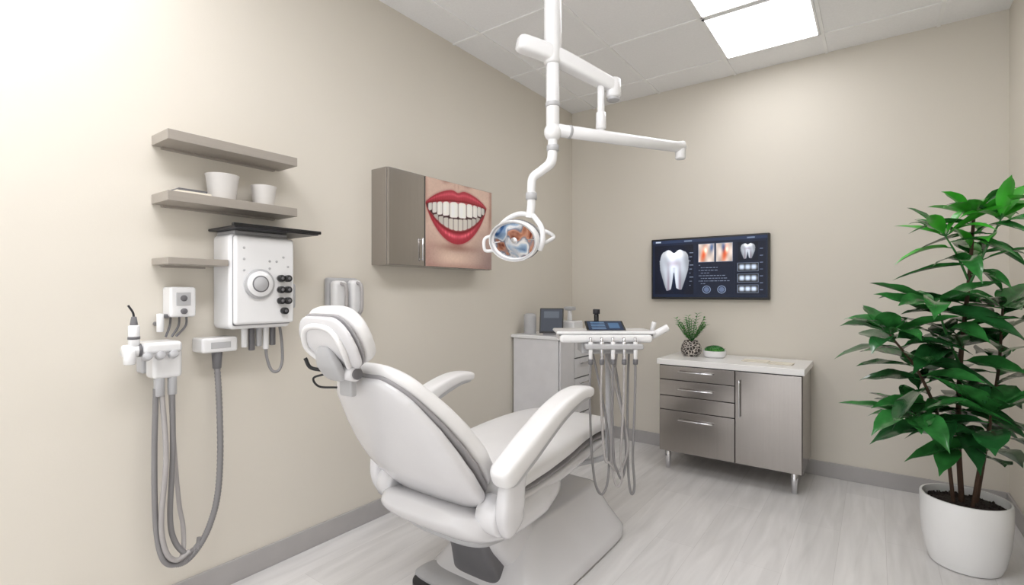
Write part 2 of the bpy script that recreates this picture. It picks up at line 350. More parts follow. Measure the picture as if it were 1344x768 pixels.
# ---------------------------------------------------------------- wall cabinet with smile print
g=group('wall_cabinet',(0.07,2.2,1.66))
box('carcass',(0,0.125),(1.76,2.645),(1.40,1.925),M_cab,g,0.002)
box('door_gap',(0.12,0.13),(2.018,2.032),(1.404,1.92),M_cabd,g)
box('door_plain',(0.126,0.142),(1.762,2.022),(1.402,1.923),M_cab,g,0.002)
box('door_print',(0.126,0.142),(2.028,2.643),(1.402,1.923),M_cab,g,0.002)
cyl('door_handle',(0.158,1.995,1.43),(0.158,1.995,1.56),0.004,M_chrome,g)
cyl('handle_post_a',(0.140,1.995,1.44),(0.158,1.995,1.44),0.003,M_chrome,g); cyl('handle_post_b',(0.140,1.995,1.55),(0.158,1.995,1.55),0.003,M_chrome,g)
def smile(W=440,H=372):
    u,v=np.meshgrid(np.linspace(0,1,W),np.linspace(0,1,H))
    rs=np.random.RandomState(3)
    def noise(k):
        a=rs.rand(k,k)
        x=u*(k-1.001); y=v*(k-1.001); i=x.astype(int); j=y.astype(int); fx=x-i; fy=y-j
        fx=fx*fx*(3-2*fx); fy=fy*fy*(3-2*fy)
        return (a[j,i]*(1-fx)*(1-fy)+a[j,i+1]*fx*(1-fy)+a[j+1,i]*(1-fx)*fy+a[j+1,i+1]*fx*fy)-0.5
    fine=noise(160)*0.03+noise(60)*0.025+noise(8)*0.04
    img=np.zeros((H,W,3)); img[:]=np.array([218,188,172])/255
    def dk(cx,cy,sx,sy,c):
        img[:]=img-(np.exp(-(((np.abs(u-cx)/sx)**2+(np.abs(v-cy)/sy)**2))))[...,None]*np.array(c)
    dk(0.27,1.02,0.06,0.04,(0.24,0.30,0.28)); dk(0.60,1.02,0.06,0.035,(0.24,0.30,0.28))
    dk(0.405,0.965,0.012,0.03,(0.05,0.07,0.07)); dk(0.46,0.965,0.012,0.03,(0.06,0.08,0.08))
    fold=0.945+0.045*np.sin((v-0.35)*3.0); img-= (np.exp(-((u-fold)/0.03)**2)*np.clip((v-0.35)*3,0,1))[...,None]*np.array([0.16,0.20,0.19])
    img-= (np.exp(-((u-0.0+0.02*v)/0.035)**2)*np.clip((v-0.4)*3,0,1))[...,None]*np.array([0.14,0.18,0.17])
    dk(0.43,0.235,0.26,0.045,(0.20,0.24,0.23)); dk(0.42,0.10,0.20,0.06,(-0.06,-0.06,-0.05)); dk(0.42,0.0,0.5,0.05,(0.10,0.13,0.12))
    dk(1.0,0.1,0.28,0.30,(0.22,0.20,0.16)); dk(0.0,0.1,0.16,0.28,(0.12,0.14,0.12))
    img+=fine[...,None]
    s=(u-0.455)/0.455; q=np.clip(1-s*s,0,1); ax=v-0.035*s
    outU=0.745+0.185*q**0.85-0.034*np.exp(-(s/0.13)**2); outL=0.745-0.465*q**0.78
    inU=0.730+0.058*q**0.9; inL=0.730-0.300*q**0.85
    near=np.exp(-(np.clip(ax-outU,0,1)/0.018)**2)*np.exp(-(np.clip(outL-ax,0,1)/0.022)**2)*np.exp(-(np.clip(np.abs(s)-1,0,1)/0.03)**2)
    img-=near[...,None]*np.array([0.09,0.15,0.13])
    lip=(np.abs(s)<1)&(ax<outU)&(ax>outL)
    t=np.where(ax>inU,(ax-inU)/(outU-inU+1e-6),(inL-ax)/(inL-outL+1e-6))
    upper=ax>(inU+inL)/2
    spark=0.5+0.5*np.sin(s*95+5*np.sin(s*9))
    hi=np.where(upper,0.15*np.exp(-((t-0.65)/0.16)**2),0.34*np.exp(-((t-0.40)/0.17)**2)*np.exp(-((np.abs(s)-0.25)/0.35)**2)*(0.55+0.45*spark))
    hi=hi-0.16*np.clip(t-0.75,0,1)-0.22*np.exp(-(t/0.16)**2)-0.16*np.abs(s)**3
    crease=0.03*np.sin(s*120+9*np.sin(s*4)+6*ax)+0.02*np.sin(s*210+20*ax)
    L=np.array([180,48,66])/255+(hi+crease+fine)[...,None]*np.array([0.95,0.9,0.9])
    img=np.where(lip[...,None],L,img)
    inside=(np.abs(s)<0.965)&(ax<inU)&(ax>inL)
    img=np.where(inside[...,None],(np.array([52,14,18])/255)*(1+0*u)[...,None],img)
    tong=inside&(ax<inL+0.04*q); img=np.where(tong[...,None],np.array([150,66,72])/255,img)
    gum=inside&(ax>inU-0.022*q); img=np.where(gum[...,None],np.array([196,106,112])/255,img)
    e1=np.array([-0.93,-0.81,-0.67,-0.50,-0.28,0.0,0.28,0.50,0.67,0.81,0.93])
    for i in range(10):
        a,b=e1[i],e1[i+1]; c=(a+b)/2; w=(b-a)/2*0.975; k=(s-c)/w; qq=max(0.0,1-c*c)
        top=inU-0.014*qq+0.010-0.022*np.abs(k)**3; cen=0.008 if i in(3,6) else 0
        bot=inU-0.185*qq**0.6-0.008+0.020*np.abs(k)**6+cen
        M=(np.abs(k)<1)&(ax<top)&(ax>bot)&inside
        yy=(ax-bot)/(top-bot+1e-6)
        sh=1.02-0.22*np.abs(k)**7-0.28*abs(c)**2.6+0.05*np.exp(-((k+0.25)/0.3)**2-((yy-0.5)/0.35)**2)-0.05*np.clip(yy-0.75,0,1)*2
        img=np.where(M[...,None],(sh+fine*0.3)[...,None]*np.array([1.0,0.985,0.96]),img)
    e2=np.linspace(-0.78,0.78,11)
    for i in range(10):
        a,b=e2[i],e2[i+1]; c=(a+b)/2; w=(b-a)/2*0.965;k=(s-c)/w; qq=1-c*c
        top=inU-0.198*qq**0.6-0.008-0.008*np.abs(k)**6; bot=inL+0.012+0.008*np.abs(k)**3
        M=(np.abs(k)<1)&(ax<top)&(ax>bot)&inside
        sh=0.88-0.20*np.abs(k)**6-0.26*abs(c)**2
        img=np.where(M[...,None],sh[...,None]*np.array([1.0,0.97,0.93]),img)
    return blur(img,3)
picture('smile_photo_print',(0.1428,2.031,1.404),(0,0.609,0),(0,0,0.517),smile(),M_print,g)

# ---------------------------------------------------------------- television
g=group('wall_television',(1.2,3.96,1.44))
box('cabinet',(0.765,1.63),(3.945,3.985),(1.197,1.677),M_black,g,0.006)
box('wall_mount',(1.0,1.4),(3.98,4.0),(1.3,1.55),M_dark,g)
def tvimg(W=520,H=290):
    u,v=np.meshgrid(np.linspace(0,1,W),np.linspace(0,1,H)); A=W/H
    img=np.zeros((H,W,3)); img[:]=np.array([20,28,46])/255
    def rect(x0,x1,y0,y1,c):
        img[(u>x0)&(u<x1)&(v>y0)&(v<y1)]=np.array(c)/255
    rect(0.0,1.0,0.945,1.0,(36,48,74)); rect(0.03,0.08,0.96,0.985,(190,200,215)); rect(0.30,0.37,0.96,0.98,(120,135,160)); rect(0.84,0.9,0.96,0.98,(120,135,160))
    rect(0.02,0.385,0.05,0.91,(10,14,26)); rect(0.41,0.735,0.05,0.91,(16,24,42)); rect(0.745,0.985,0.05,0.91,(14,20,36))
    def tooth(cx,cy,sx,sy,b=1.0):
        x=(u-cx)/sx; y=(v-cy)/sy
        wob=0.05*np.sin(y*7)
        crown=((np.abs(x+wob*0.4)/0.98)**2.6+(np.abs(y-0.42)/0.56)**2.6)<1
        crown&=(y<0.95-0.16*np.exp(-((x)/0.22)**2)-0.10*np.exp(-((np.abs(x)-0.75)/0.2)**2))
        rw=0.13+0.36*np.clip(y+1.0,0,1)**0.8
        r1=(np.abs(x+0.46+0.10*(y+0.3))<rw)&(y<0.45)&(y>-1+0.8*(np.abs(x+0.53))**2)
        r2=(np.abs(x-0.44-0.14*(y+0.3))<rw)&(y<0.45)&(y>-0.95+0.8*(np.abs(x-0.48))**2)
        M=crown|r1|r2
        sh=0.84+0.16*np.cos(x*3.2)+0.05*np.cos(x*9+y*3)-0.18*np.clip(-y,0,1)-0.18*np.exp(-(x/0.10)**2)*(y<0.1)
        c=np.stack([sh*0.92,sh*0.95,sh*1.0],-1)*b
        core=np.exp(-((np.abs(x)-0.40)/0.09)**2)*np.clip(0.45-y,0,1)*0.26+0.22*np.exp(-(x/0.4)**2-((y-0.30)/0.14)**2)
        c=c-core[...,None]*np.array([0.6,0.85,0.8])
        c=c+ (0.25*np.exp(-((y-0.75)/0.18)**2)*np.exp(-(x/0.8)**2))[...,None]*np.array([1,0.93,0.8])
        glow=np.exp(-(x*x+y*y)*0.9)*0.12
        img[:]=img+glow[...,None]*np.array([0.5,0.8,1.3])
        img[M]=c[M]
    tooth(0.205,0.48,0.135,0.37)
    def xr(x0,x1,y0,y1,kind):
        rect(x0-0.004,x1+0.004,y0-0.007,y1+0.007,(120,130,150))
        M=(u>x0)&(u<x1)&(v>y0)&(v<y1); a=(u-x0)/(x1-x0); b=(v-y0)/(y1-y0)
        if kind<2:
            base=0.82+0.12*np.cos(a*9+kind)*np.cos(b*6)
            c=np.stack([base,base*0.92,base*0.87],-1)
            cc=0.35+0.2*kind
            red=np.exp(-(((a-cc-0.2*(b-0.5))/0.16)**2+((b-0.4)/0.42)**2)); c=c*(1-red[...,None])+red[...,None]*np.array([0.85,0.36,0.20])
            wh=np.exp(-(((a-cc-0.1)/0.10)**2+((b-0.65)/0.16)**2)); c=c+wh[...,None]*0.5
            bl=np.exp(-(((a-0.85+0.4*kind)/0.12)**2+((b-0.8)/0.25)**2)); c=c-bl[...,None]*np.array([0.5,0.35,0.15])
        else:
            c=np.zeros(img.shape)+0.10
            for j in range(3):
                cx=0.2+0.3*j; w=0.13
                t=np.exp(-((np.abs(a-cx)/w)**4+(np.abs(b-0.5)/0.36)**4)); c=c+t[...,None]*np.array([0.62,0.68,0.78])*(0.8+0.1*kind/4)
            c=c+0.2*np.exp(-((b-0.5)/0.25)**2)[...,None]
        img[M]=c[M]
    xr(0.43,0.565,0.60,0.90,0); xr(0.585,0.72,0.60,0.90,1)
    rect(0.765,0.925,0.60,0.90,(8,12,22)); tooth(0.845,0.755,0.058,0.13,0.9)
    xr(0.765,0.925,0.43,0.56,2); xr(0.765,0.925,0.25,0.38,3); xr(0.765,0.925,0.08,0.20,4)
    rnd=random.Random(4)
    for r in range(8):
        y=0.54-r*0.045; x=0.43+0.02*(r%2)
        while x<0.69:
            w=rnd.uniform(0.008,0.03); rect(x,x+w,y,y+0.010,(150,162,186)); x+=w+0.007
            if rnd.random()<0.15: break
    for k in range(2):
        cx,cy=0.50+0.13*k,0.13; d=np.sqrt(((u-cx)*A)**2+(v-cy)**2); img[(d<0.065)&(d>0.055)]=np.array([140,156,186])/255
        img[(d<0.042)]=np.array([90,104,132])/255
    for k in range(9): rect(0.348,0.358+0.012*(k%3),0.2+0.07*k,0.21+0.07*k,(140,152,176))
    for k in range(7): rect(0.94,0.965,0.12+0.11*k,0.13+0.11*k,(120,132,160))
    return blur(img,1)
picture('screen',(0.778,3.9437,1.214),(0.839,0,0),(0,0,0.450),tvimg(),M_screen,g)

# ---------------------------------------------------------------- back storage cabinet
g=group('storage_cabinet',(1.43,3.74,0.4))
X0,X1,Y0,Y1=0.99,1.88,3.51,3.975
box('carcass',(X0,X1),(Y0,Y1),(0.13,0.742),M_cab,g,0.003)
box('countertop',(X0-0.012,X1+0.012),(Y0-0.03,Y1+0.01),(0.742,0.782),M_counter,g,0.004)
box('front_shadow_gap',(X0+0.002,X1-0.002),(Y0-0.003,Y0+0.001),(0.132,0.741),M_cabd,g)
zs=[0.132,0.425,0.525,0.637,0.738]
for i in range(4):
    box('drawer_%d'%(i+1),(X0+0.004,1.492),(Y0-0.018,Y0-0.003),(zs[i]+0.003,zs[i+1]-0.003),M_cab,g,0.002)
box('cabinet_door',(1.498,X1-0.004),(Y0-0.018,Y0-0.003),(0.135,0.735),M_cab,g,0.002)
for i,z in enumerate([0.365,0.578,0.70]):
    cyl('drawer_pull_%d'%i,(1.13,Y0-0.04,z),(1.36,Y0-0.04,z),0.005,M_chrome,g)
    for x in (1.15,1.34): cyl('pull_post_%d_%d'%(i,int(x*100)),(x,Y0-0.04,z),(x,Y0-0.015,z),0.004,M_chrome,g)
cyl('door_pull',(1.525,Y0-0.04,0.44),(1.525,Y0-0.04,0.68),0.005,M_chrome,g)
for z in (0.46,0.66): cyl('door_pull_post_%d'%int(z*100),(1.525,Y0-0.04,z),(1.525,Y0-0.015,z),0.004,M_chrome,g)
for i,(x,y) in enumerate([(X0+0.05,Y0+0.03),(X1-0.05,Y0+0.03),(X0+0.05,Y1-0.05),(X1-0.05,Y1-0.05)]):
    cyl('leg_%d'%i,(x,y,0.135),(x,y,0),0.022,M_chrome,g,r1=0.016)

def leaf_geo(V,F,base,d,L,W,droop,fold=0.25,nl=10,roll=0.0):
    d=Vector(d).normalized(); up=Vector((0,0,1)); side=d.cross(up)
    if side.length<1e-3: side=Vector((1,0,0))
    side.normalize(); nrm=side.cross(d).normalized()
    if roll:
        R=Matrix.Rotation(roll,3,d); side=R@side; nrm=R@nrm
    s0=len(V)
    for i in range(nl+1):
        s=i/nl
        w=W*(math.sin(math.pi*min(1,s**0.9*0.985+0.015))**0.85)*(1.0 if s<0.88 else 0.7)
        if i==nl: w=0.0005
        p=Vector(base)+d*L*s-Vector((0,0,1))*droop*L*s*s
        ripple=0.06*W*math.sin(s*16)
        for k,j in enumerate((-1,-0.55,0,0.55,1)):
            V.append(tuple(p+side*w*j+nrm*(fold*w*abs(j)**1.4*(1 if j else 0)-(0.10*w if j==0 else 0)+ripple*abs(j))))
    for i in range(nl):
        for k in range(4):
            a=s0+i*5+k; F.append((a,a+1,a+6,a+5))

# ---------------------------------------------------------------- small plants
def vase_mat():
    m=mat('patterned_vase',(60,52,48),0.45); nt=m.node_tree; b=nt.nodes['Principled BSDF']
    v=nt.nodes.new('ShaderNodeTexVoronoi'); v.feature='DISTANCE_TO_EDGE'; v.inputs['Scale'].default_value=42
    tc=nt.nodes.new('ShaderNodeTexCoord'); nt.links.new(tc.outputs['Object'],v.inputs['Vector'])
    r=nt.nodes.new('ShaderNodeValToRGB'); r.color_ramp.elements[0].position=0.05; r.color_ramp.elements[1].position=0.08
    r.color_ramp.elements[0].color=lin((205,198,190))+(1,); r.color_ramp.elements[1].color=lin((52,45,42))+(1,)
    nt.links.new(v.outputs['Distance'],r.inputs['Fac']); nt.links.new(r.outputs['Color'],b.inputs['Base Color']); return m
c=(1.14,3.75,0.782)
g=group('potted_table_plant',c)
lathe('vase',[(0,0),(0.045,0),(0.066,0.02),(0.073,0.05),(0.068,0.08),(0.052,0.105),(0.048,0.115),(0.043,0.115),(0.046,0.10),(0,0.098)],c,vase_mat(),g)
V=[];F=[]
for i in range(18):
    a=i*2.4; el=random.uniform(0.75,1.4); L=random.uniform(0.13,0.22)
    d=Vector((math.cos(a)*math.cos(el),math.sin(a)*math.cos(el),math.sin(el)))
    b0=Vector(c)+Vector((0,0,0.10)); tube('stem_%d'%i,[b0,b0+d*L*0.5,b0+d*L],0.0018,M_leaf2,g,N=5,seg=6)
    for k in range(8):
        s=0.25+0.75*k/7; p=b0+d*L*s
        for sg in (-1,1):
            a2=a+sg*1.1+random.uniform(-.3,.3); leaf_geo(V,F,p,(math.cos(a2)*0.8,math.sin(a2)*0.8,0.45),random.uniform(0.03,0.05),0.006,0.2,nl=4)
mesh('leaves',V,F,M_moss,g,True)
c=(1.30,3.77,0.782)
g=group('moss_bowl',c)
lathe('bowl',[(0,0),(0.06,0),(0.074,0.012),(0.079,0.05),(0.075,0.05),(0.07,0.04),(0,0.04)],c,M_pot,g)
V=[];F=[]
ell('moss_mound',(c[0],c[1],c[2]+0.042),(0.07,0.07,0.035),M_moss,g,zmin=0.0)
for i in range(300):
    a=random.uniform(0,6.28); r=math.sqrt(random.random())*0.068; z=0.042+0.035*math.sqrt(max(0,1-(r/0.07)**2))
    a2=random.uniform(0,6.28)
    leaf_geo(V,F,(c[0]+r*math.cos(a),c[1]+r*math.sin(a),c[2]+z-0.004),(math.cos(a2)*.5,math.sin(a2)*.5,0.8),0.018,0.003,0.1,nl=3)
mesh('moss_tufts',V,F,M_leaf2,g,True)
g=group('document_papers',(1.6,3.7,0.783))
box('sheet_1',(1.50,1.66),(3.66,3.78),(0.7825,0.788),M_paper,g,0.001)
box('sheet_2',(1.67,1.81),(3.62,3.72),(0.7825,0.790),M_paper,g,0.001)

# ---------------------------------------------------------------- pale side cabinet
g=group('side_cabinet',(0.2,3.3,0.45))
box('carcass',(0.014,0.41),(3.07,3.56),(0.06,0.91),M_sidecab,g,0.004)
box('plinth',(0.03,0.38),(3.09,3.54),(0,0.06),M_mid,g)
box('worktop',(0.0,0.43),(3.055,3.575),(0.91,0.935),M_white,g,0.004)
box('front_gap',(0.405,0.411),(3.075,3.555),(0.065,0.905),M_mid,g)
for i,(a,b) in enumerate([(0.07,0.33),(0.34,0.60),(0.61,0.75),(0.76,0.90)]):
    box('drawer_%d'%i,(0.410,0.424),(3.29,3.55),(a,b),M_sidecab,g,0.003)
    cyl('pull_%d'%i,(0.44,3.34,b-0.035),(0.44,3.50,b-0.035),0.005,M_chrome,g)
    for yy in (3.36,3.48): cyl('pull_post_%d_%d'%(i,int(yy*100)),(0.44,yy,b-0.035),(0.42,yy,b-0.035),0.003,M_chrome,g)
box('tall_door',(0.410,0.424),(3.08,3.28),(0.07,0.90),M_sidecab,g,0.003)
g=group('sanitizer_canister',(0.10,3.17,0.935))
lathe('canister_body',[(0,0),(0.045,0),(0.048,0.005),(0.048,0.13),(0.044,0.145),(0.03,0.155),(0,0.157)],(0.10,3.17,0.935),M_grey,g)
g=group('desktop_monitor',(0.26,3.2,0.935))
XF[0]=Matrix.Translation((0.27,3.20,0.935))@Matrix.Rotation(math.radians(24),4,'Z')@Matrix.Rotation(math.radians(-12),4,'X')
box('bezel',(-0.09,0.09),(-0.006,0.006),(0.01,0.20),M_black,g,0.004)
di=np.zeros((40,40,3)); di[:]=np.array([58,62,70])/255; di[24:36,6:34]=np.array([84,90,98])/255
picture('display',(-0.08,-0.0066,0.025),(0.16,0,0),(0,0,0.165),di,M_screen,g)
XF[0]=Matrix.Translation((0.27,3.20,0.935))@Matrix.Rotation(math.radians(24),4,'Z')
box('stand',(-0.06,0.06),(-0.02,0.07),(0,0.012),M_mid,g,0.003)
XF[0]=Matrix.Identity(4)
g=group('benchtop_device',(0.31,3.42,0.935))
box('device_body',(0.23,0.38),(3.35,3.50),(0.935,1.03),M_white,g,0.012,4)
cyl('device_post',(0.30,3.43,1.03),(0.30,3.43,1.13),0.02,M_white,g,r1=0.015); box('device_head',(0.26,0.34),(3.40,3.46),(1.11,1.14),M_grey,g,0.01)

# ---------------------------------------------------------------- dental chair
g=group('dental_chair',(0.88,1.8,0))
CX=0.88
B0=np.array([CX,1.43,0.50]); d=np.array([0,-0.634,0.773]); nn=np.array([0,0.773,0.634])
def bp(s,o): return tuple(B0+d*s+nn*o)
HWc=[0.215,0.258,0.272,0.265,0.24,0.20,0.155]
pad('backrest_cushion',[bp(0.0,0.03),bp(0.2,0.045),bp(0.42,0.04),bp(0.64,0.02)],HWc,[0.045,0.05,0.042,0.034],M_vinyl,g,n=3.2,cap=0.09,kw=0.45,kt=0.6)
pad('backrest_seam',[bp(-0.01,-0.005),bp(0.2,0.0),bp(0.42,0.002),bp(0.63,-0.003)],[w-0.006 for w in HWc],[0.016,0.02,0.016,0.014],M_seam,g,n=3.0,cap=0.09,kw=0.45,kt=0.4)
pad('backrest_shell',[bp(-0.03,-0.035),bp(0.2,-0.043),bp(0.42,-0.028),bp(0.625,-0.014)],[w-0.003 for w in HWc],[0.040,0.049,0.042,0.028],M_shell,g,n=2.7,cap=0.10,kw=0.5,kt=0.5)
hd=np.array([0,-0.50,0.866]); hn=np.array([0,0.866,0.50]); H0=np.array([CX,0.98,1.022])
def hp(s,o,x=0): return tuple(H0+hd*s+hn*o+np.array([x,0,0]))
pad('headrest_cushion',[hp(0.0,0.03),hp(0.09,0.018),hp(0.19,0.032)],[0.120,0.145,0.130],[0.034,0.036,0.034],M_vinyl,g,n=2.8,cap=0.07,kw=0.5,kt=0.5)
pad('headrest_seam',[hp(0.003,-0.003),hp(0.09,-0.014),hp(0.187,-0.001)],[0.116,0.140,0.125],[0.008,0.009,0.008],M_seam,g,n=2.8,cap=0.07,kw=0.5,kt=0.3)
pad('headrest_shell',[hp(0.0,-0.018),hp(0.09,-0.030),hp(0.187,-0.016)],[0.114,0.139,0.122],[0.014,0.016,0.014],M_shell,g,n=2.8,cap=0.07,kw=0.5,kt=0.5)
tube('headrest_back_ridge',[hp(0.02,-0.036,-0.06),hp(0.09,-0.048,-0.095),hp(0.15,-0.038,-0.07),hp(0.165,-0.034,0),hp(0.15,-0.038,0.07),hp(0.09,-0.048,0.095),hp(0.02,-0.036,0.06)],0.009,M_vinyl,g,N=60)
pad('headrest_bracket',[hp(-0.02,-0.055),hp(0.04,-0.058),hp(0.10,-0.048)],[0.045,0.052,0.035],[0.016,0.018,0.01],M_grey,g,n=3.5,cap=0.03)
box('headrest_slide',(CX-0.032,CX+0.032),(0.965,0.99),(0.92,1.05),M_grey,g,0.008)
cyl('headrest_pivot',(CX-0.075,0.955,1.0),(CX+0.075,0.955,1.0),0.024,M_shell,g)
cyl('pivot_cap_a',(CX+0.073,0.955,1.0),(CX+0.083,0.955,1.0),0.017,M_mid,g); cyl('pivot_cap_b',(CX-0.083,0.955,1.0),(CX-0.073,0.955,1.0),0.017,M_mid,g)
tube('headrest_lever',[(CX-0.07,0.94,1.0),(CX-0.10,0.91,1.01),(CX-0.115,0.90,1.04)],0.006,M_black,g)
tube('headrest_cable',[(CX-0.06,0.94,0.99),(CX-0.10,0.92,0.975),(CX-0.10,0.94,0.945),(CX-0.06,0.98,0.94)],0.0035,M_black,g)
pad('seat_legrest_cushion',[(CX,1.36,0.52),(CX,1.55,0.515),(CX,1.85,0.54),(CX,2.15,0.565),(CX,2.4,0.555),(CX,2.57,0.51)],[0.22,0.265,0.275,0.27,0.25,0.235,0.215],[0.055,0.058,0.052,0.045,0.042,0.036],M_vinyl,g,n=3.4,cap=0.10,kw=0.4,kt=0.5,crown=0.14,N=44)
pad('seat_seam',[(CX,1.40,0.468),(CX,1.85,0.485),(CX,2.2,0.515),(CX,2.52,0.485)],[0.24,0.258,0.252,0.228,0.20],[0.012]*3,M_seam,g,n=3.4,cap=0.08,kw=0.4,kt=0.4)
pad('legrest_underframe',[(CX,1.5,0.435),(CX,1.9,0.452),(CX,2.25,0.480),(CX,2.51,0.462)],[0.262,0.262,0.252,0.215],[0.045,0.038,0.032,0.024],M_shell,g,n=3,cap=0.08,kw=0.4,kt=0.5)
pad('seat_tub',[(CX,1.27,0.46),(CX,1.40,0.405),(CX,1.65,0.395),(CX,1.95,0.43)],[0.25,0.285,0.288,0.245],[0.05,0.082,0.078,0.045],M_shell,g,n=3.4,cap=0.12,kw=0.35,kt=0.6)
pad('tub_lower',[(CX,1.38,0.33),(CX,1.55,0.315),(CX,1.80,0.335)],[0.20,0.215,0.18],[0.03,0.045,0.035],M_grey,g,n=3,cap=0.08,kw=0.4,kt=0.6)
for sg,nm in ((1,'a'),(-1,'b')):
    cyl('hip_joint_'+nm,(CX+sg*0.22,1.40,0.46),(CX+sg*0.312,1.40,0.46),0.068,M_shell,g,36)
    pad('arm_link_'+nm,[(CX+sg*0.315,1.44,0.41),(CX+sg*0.332,1.40,0.49),(CX+sg*0.338,1.41,0.60),(CX+sg*0.338,1.48,0.68)],[0.03,0.034,0.032,0.028],[0.060,0.064,0.054,0.035],M_shell,g,n=3,cap=0.04,kw=0.4,kt=0.5)
    pad('armrest_'+nm,[(CX+sg*0.34,1.32,0.615),(CX+sg*0.34,1.48,0.695),(CX+sg*0.34,1.68,0.785),(CX+sg*0.34,1.84,0.825),(CX+sg*0.34,1.97,0.82)],[0.046,0.050,0.050,0.048,0.040],[0.042,0.042,0.037,0.030,0.022],M_vinyl,g,n=3.4,cap=0.04,kw=0.6,kt=0.6)
    pad('armrest_underside_'+nm,[(CX+sg*0.34,1.35,0.60),(CX+sg*0.34,1.49,0.667),(CX+sg*0.34,1.68,0.755),(CX+sg*0.34,1.84,0.80),(CX+sg*0.34,1.95,0.804)],[0.040,0.044,0.044,0.042,0.034],[0.03,0.03,0.025,0.020,0.012],M_grey,g,n=3.4,cap=0.04,kw=0.6,kt=0.6)
pad('lift_column',[(CX,1.60,0.36),(CX,1.66,0.26),(CX,1.78,0.14)],[0.14,0.15,0.19],[0.10,0.11,0.13],M_shell,g,n=4,cap=0.02,kw=0.1,kt=0.1)
pad('lift_boot',[(CX,1.56,0.30),(CX,1.59,0.20),(CX,1.64,0.07)],[0.11,0.11,0.13],[0.045,0.045,0.05],M_mid,g,n=4,cap=0.02,kw=0.1,kt=0.1)
slices('base_cover',[(0.90,2.03,0.012,0.305,0.47),(0.90,2.03,0.04,0.305,0.47),(0.897,2.04,0.055,0.292,0.457),(0.89,2.06,0.13,0.235,0.41),(0.885,2.08,0.205,0.195,0.365),(0.88,2.09,0.243,0.182,0.335),(0.88,2.09,0.256,0.165,0.30)],M_shell,g,n=6,sharp=60)
slices('base_plate',[(0.86,1.88,0.0,0.26,0.44),(0.86,1.88,0.022,0.26,0.44),(0.86,1.88,0.028,0.25,0.43)],M_dark,g,n=6)
slices('rear_foot',[(0.85,1.56,0.0,0.25,0.08),(0.85,1.56,0.035,0.245,0.075),(0.85,1.57,0.05,0.22,0.055)],M_grey,g,n=4)

# ---------------------------------------------------------------- delivery unit with handpieces
TC=(1.169,2.251,0)
g=group('dental_delivery_unit',TC)
XF[0]=Matrix.Translation(TC)@Matrix.Rotation(math.radians(36),4,'Z')
box('tray_body',(-0.235,0.205),(-0.10,0.13),(1.012,1.05),M_white,g,0.016,5)
box('tray_seam',(-0.238,0.208),(-0.085,0.133),(1.045,1.052),M_mid,g,0.003)
box('tray_lip',(-0.25,0.22),(-0.09,0.14),(1.051,1.066),M_white,g,0.007)
box('handpiece_rack',(-0.12,0.15),(-0.145,-0.085),(0.985,1.01),M_grey,g,0.008)
cyl('handle_grip',(0.20,-0.05,1.035),(0.285,-0.07,1.085),0.017,M_white,g); cyl('handle_stub',(0.245,0.09,1.03),(0.26,0.08,1.10),0.012,M_white,g)
cyl('handle_bar',(0.19,0.08,1.035),(0.26,0.085,1.045),0.014,M_white,g)
box('under_tray',(-0.13,0.13),(-0.06,0.08),(0.955,1.012),M_grey,g,0.012)
Xs=XF[0]
XF[0]=Xs@Matrix.Translation((0.0,0.02,1.080))@Matrix.Rotation(math.radians(22),4,'X')
box('tablet_body',(-0.095,0.095),(-0.055,0.06),(-0.005,0.005),M_black,g,0.003)
ti=np.zeros((40,60,3)); ti[:]=np.array([34,48,70])/255
for r in range(5,36,7): ti[r:r+3,6:30]=np.array([104,132,162])/255
ti[8:32,36:54]=np.array([70,100,132])/255
picture('tablet_display',(-0.085,-0.046,0.0056),(0.17,0,0),(0,0.098,0),ti,M_screen,g)
XF[0]=Xs
cyl('cup_post',(-0.03,0.10,1.06),(-0.03,0.10,1.14),0.012,M_black,g); cyl('cup_knob',(-0.03,0.10,1.14),(-0.03,0.10,1.165),0.018,M_dark,g)
for i in range(5):
    x=-0.095+0.052*i
    cyl('handpiece_sleeve_%d'%i,(x,-0.13,1.02),(x,-0.13,0.935),0.0105,M_chrome if i%2 else M_white,g,r1=0.0085)
    cyl('handpiece_collar_%d'%i,(x,-0.13,0.94),(x,-0.13,0.915),0.0115,M_mid,g)
    cyl('handpiece_head_%d'%i,(x,-0.13,1.015),(x,-0.122,1.04),0.0065,M_chrome,g)
    b=0.33+0.035*((i*3)%4)
    dx=[0.07,0.10,0.05,-0.05,-0.03][i]
    tube('handpiece_hose_%d'%i,[(x,-0.13,0.93),(x-0.006,-0.145,0.75),(x-0.012+dx*0.2,-0.155,0.5),(x+dx*0.3,-0.15,b+0.03),(x+dx*0.75,-0.145,b-0.01),(x+dx*1.15,-0.14,b+0.07),(x+dx*1.15,-0.12,0.6),(x+dx*0.7,-0.07,0.82),(x+dx*0.3,-0.04,0.97)],0.0056,M_hosel if i%2 else M_hose,g)
XF[0]=Matrix.Identity(4)
tube('support_arm',[(1.165,2.28,1.0),(1.165,2.285,0.8),(1.165,2.285,0.55),(1.155,2.275,0.44),(1.05,2.18,0.405),(0.95,1.95,0.40),(0.90,1.85,0.41)],0.014,M_grey,g)

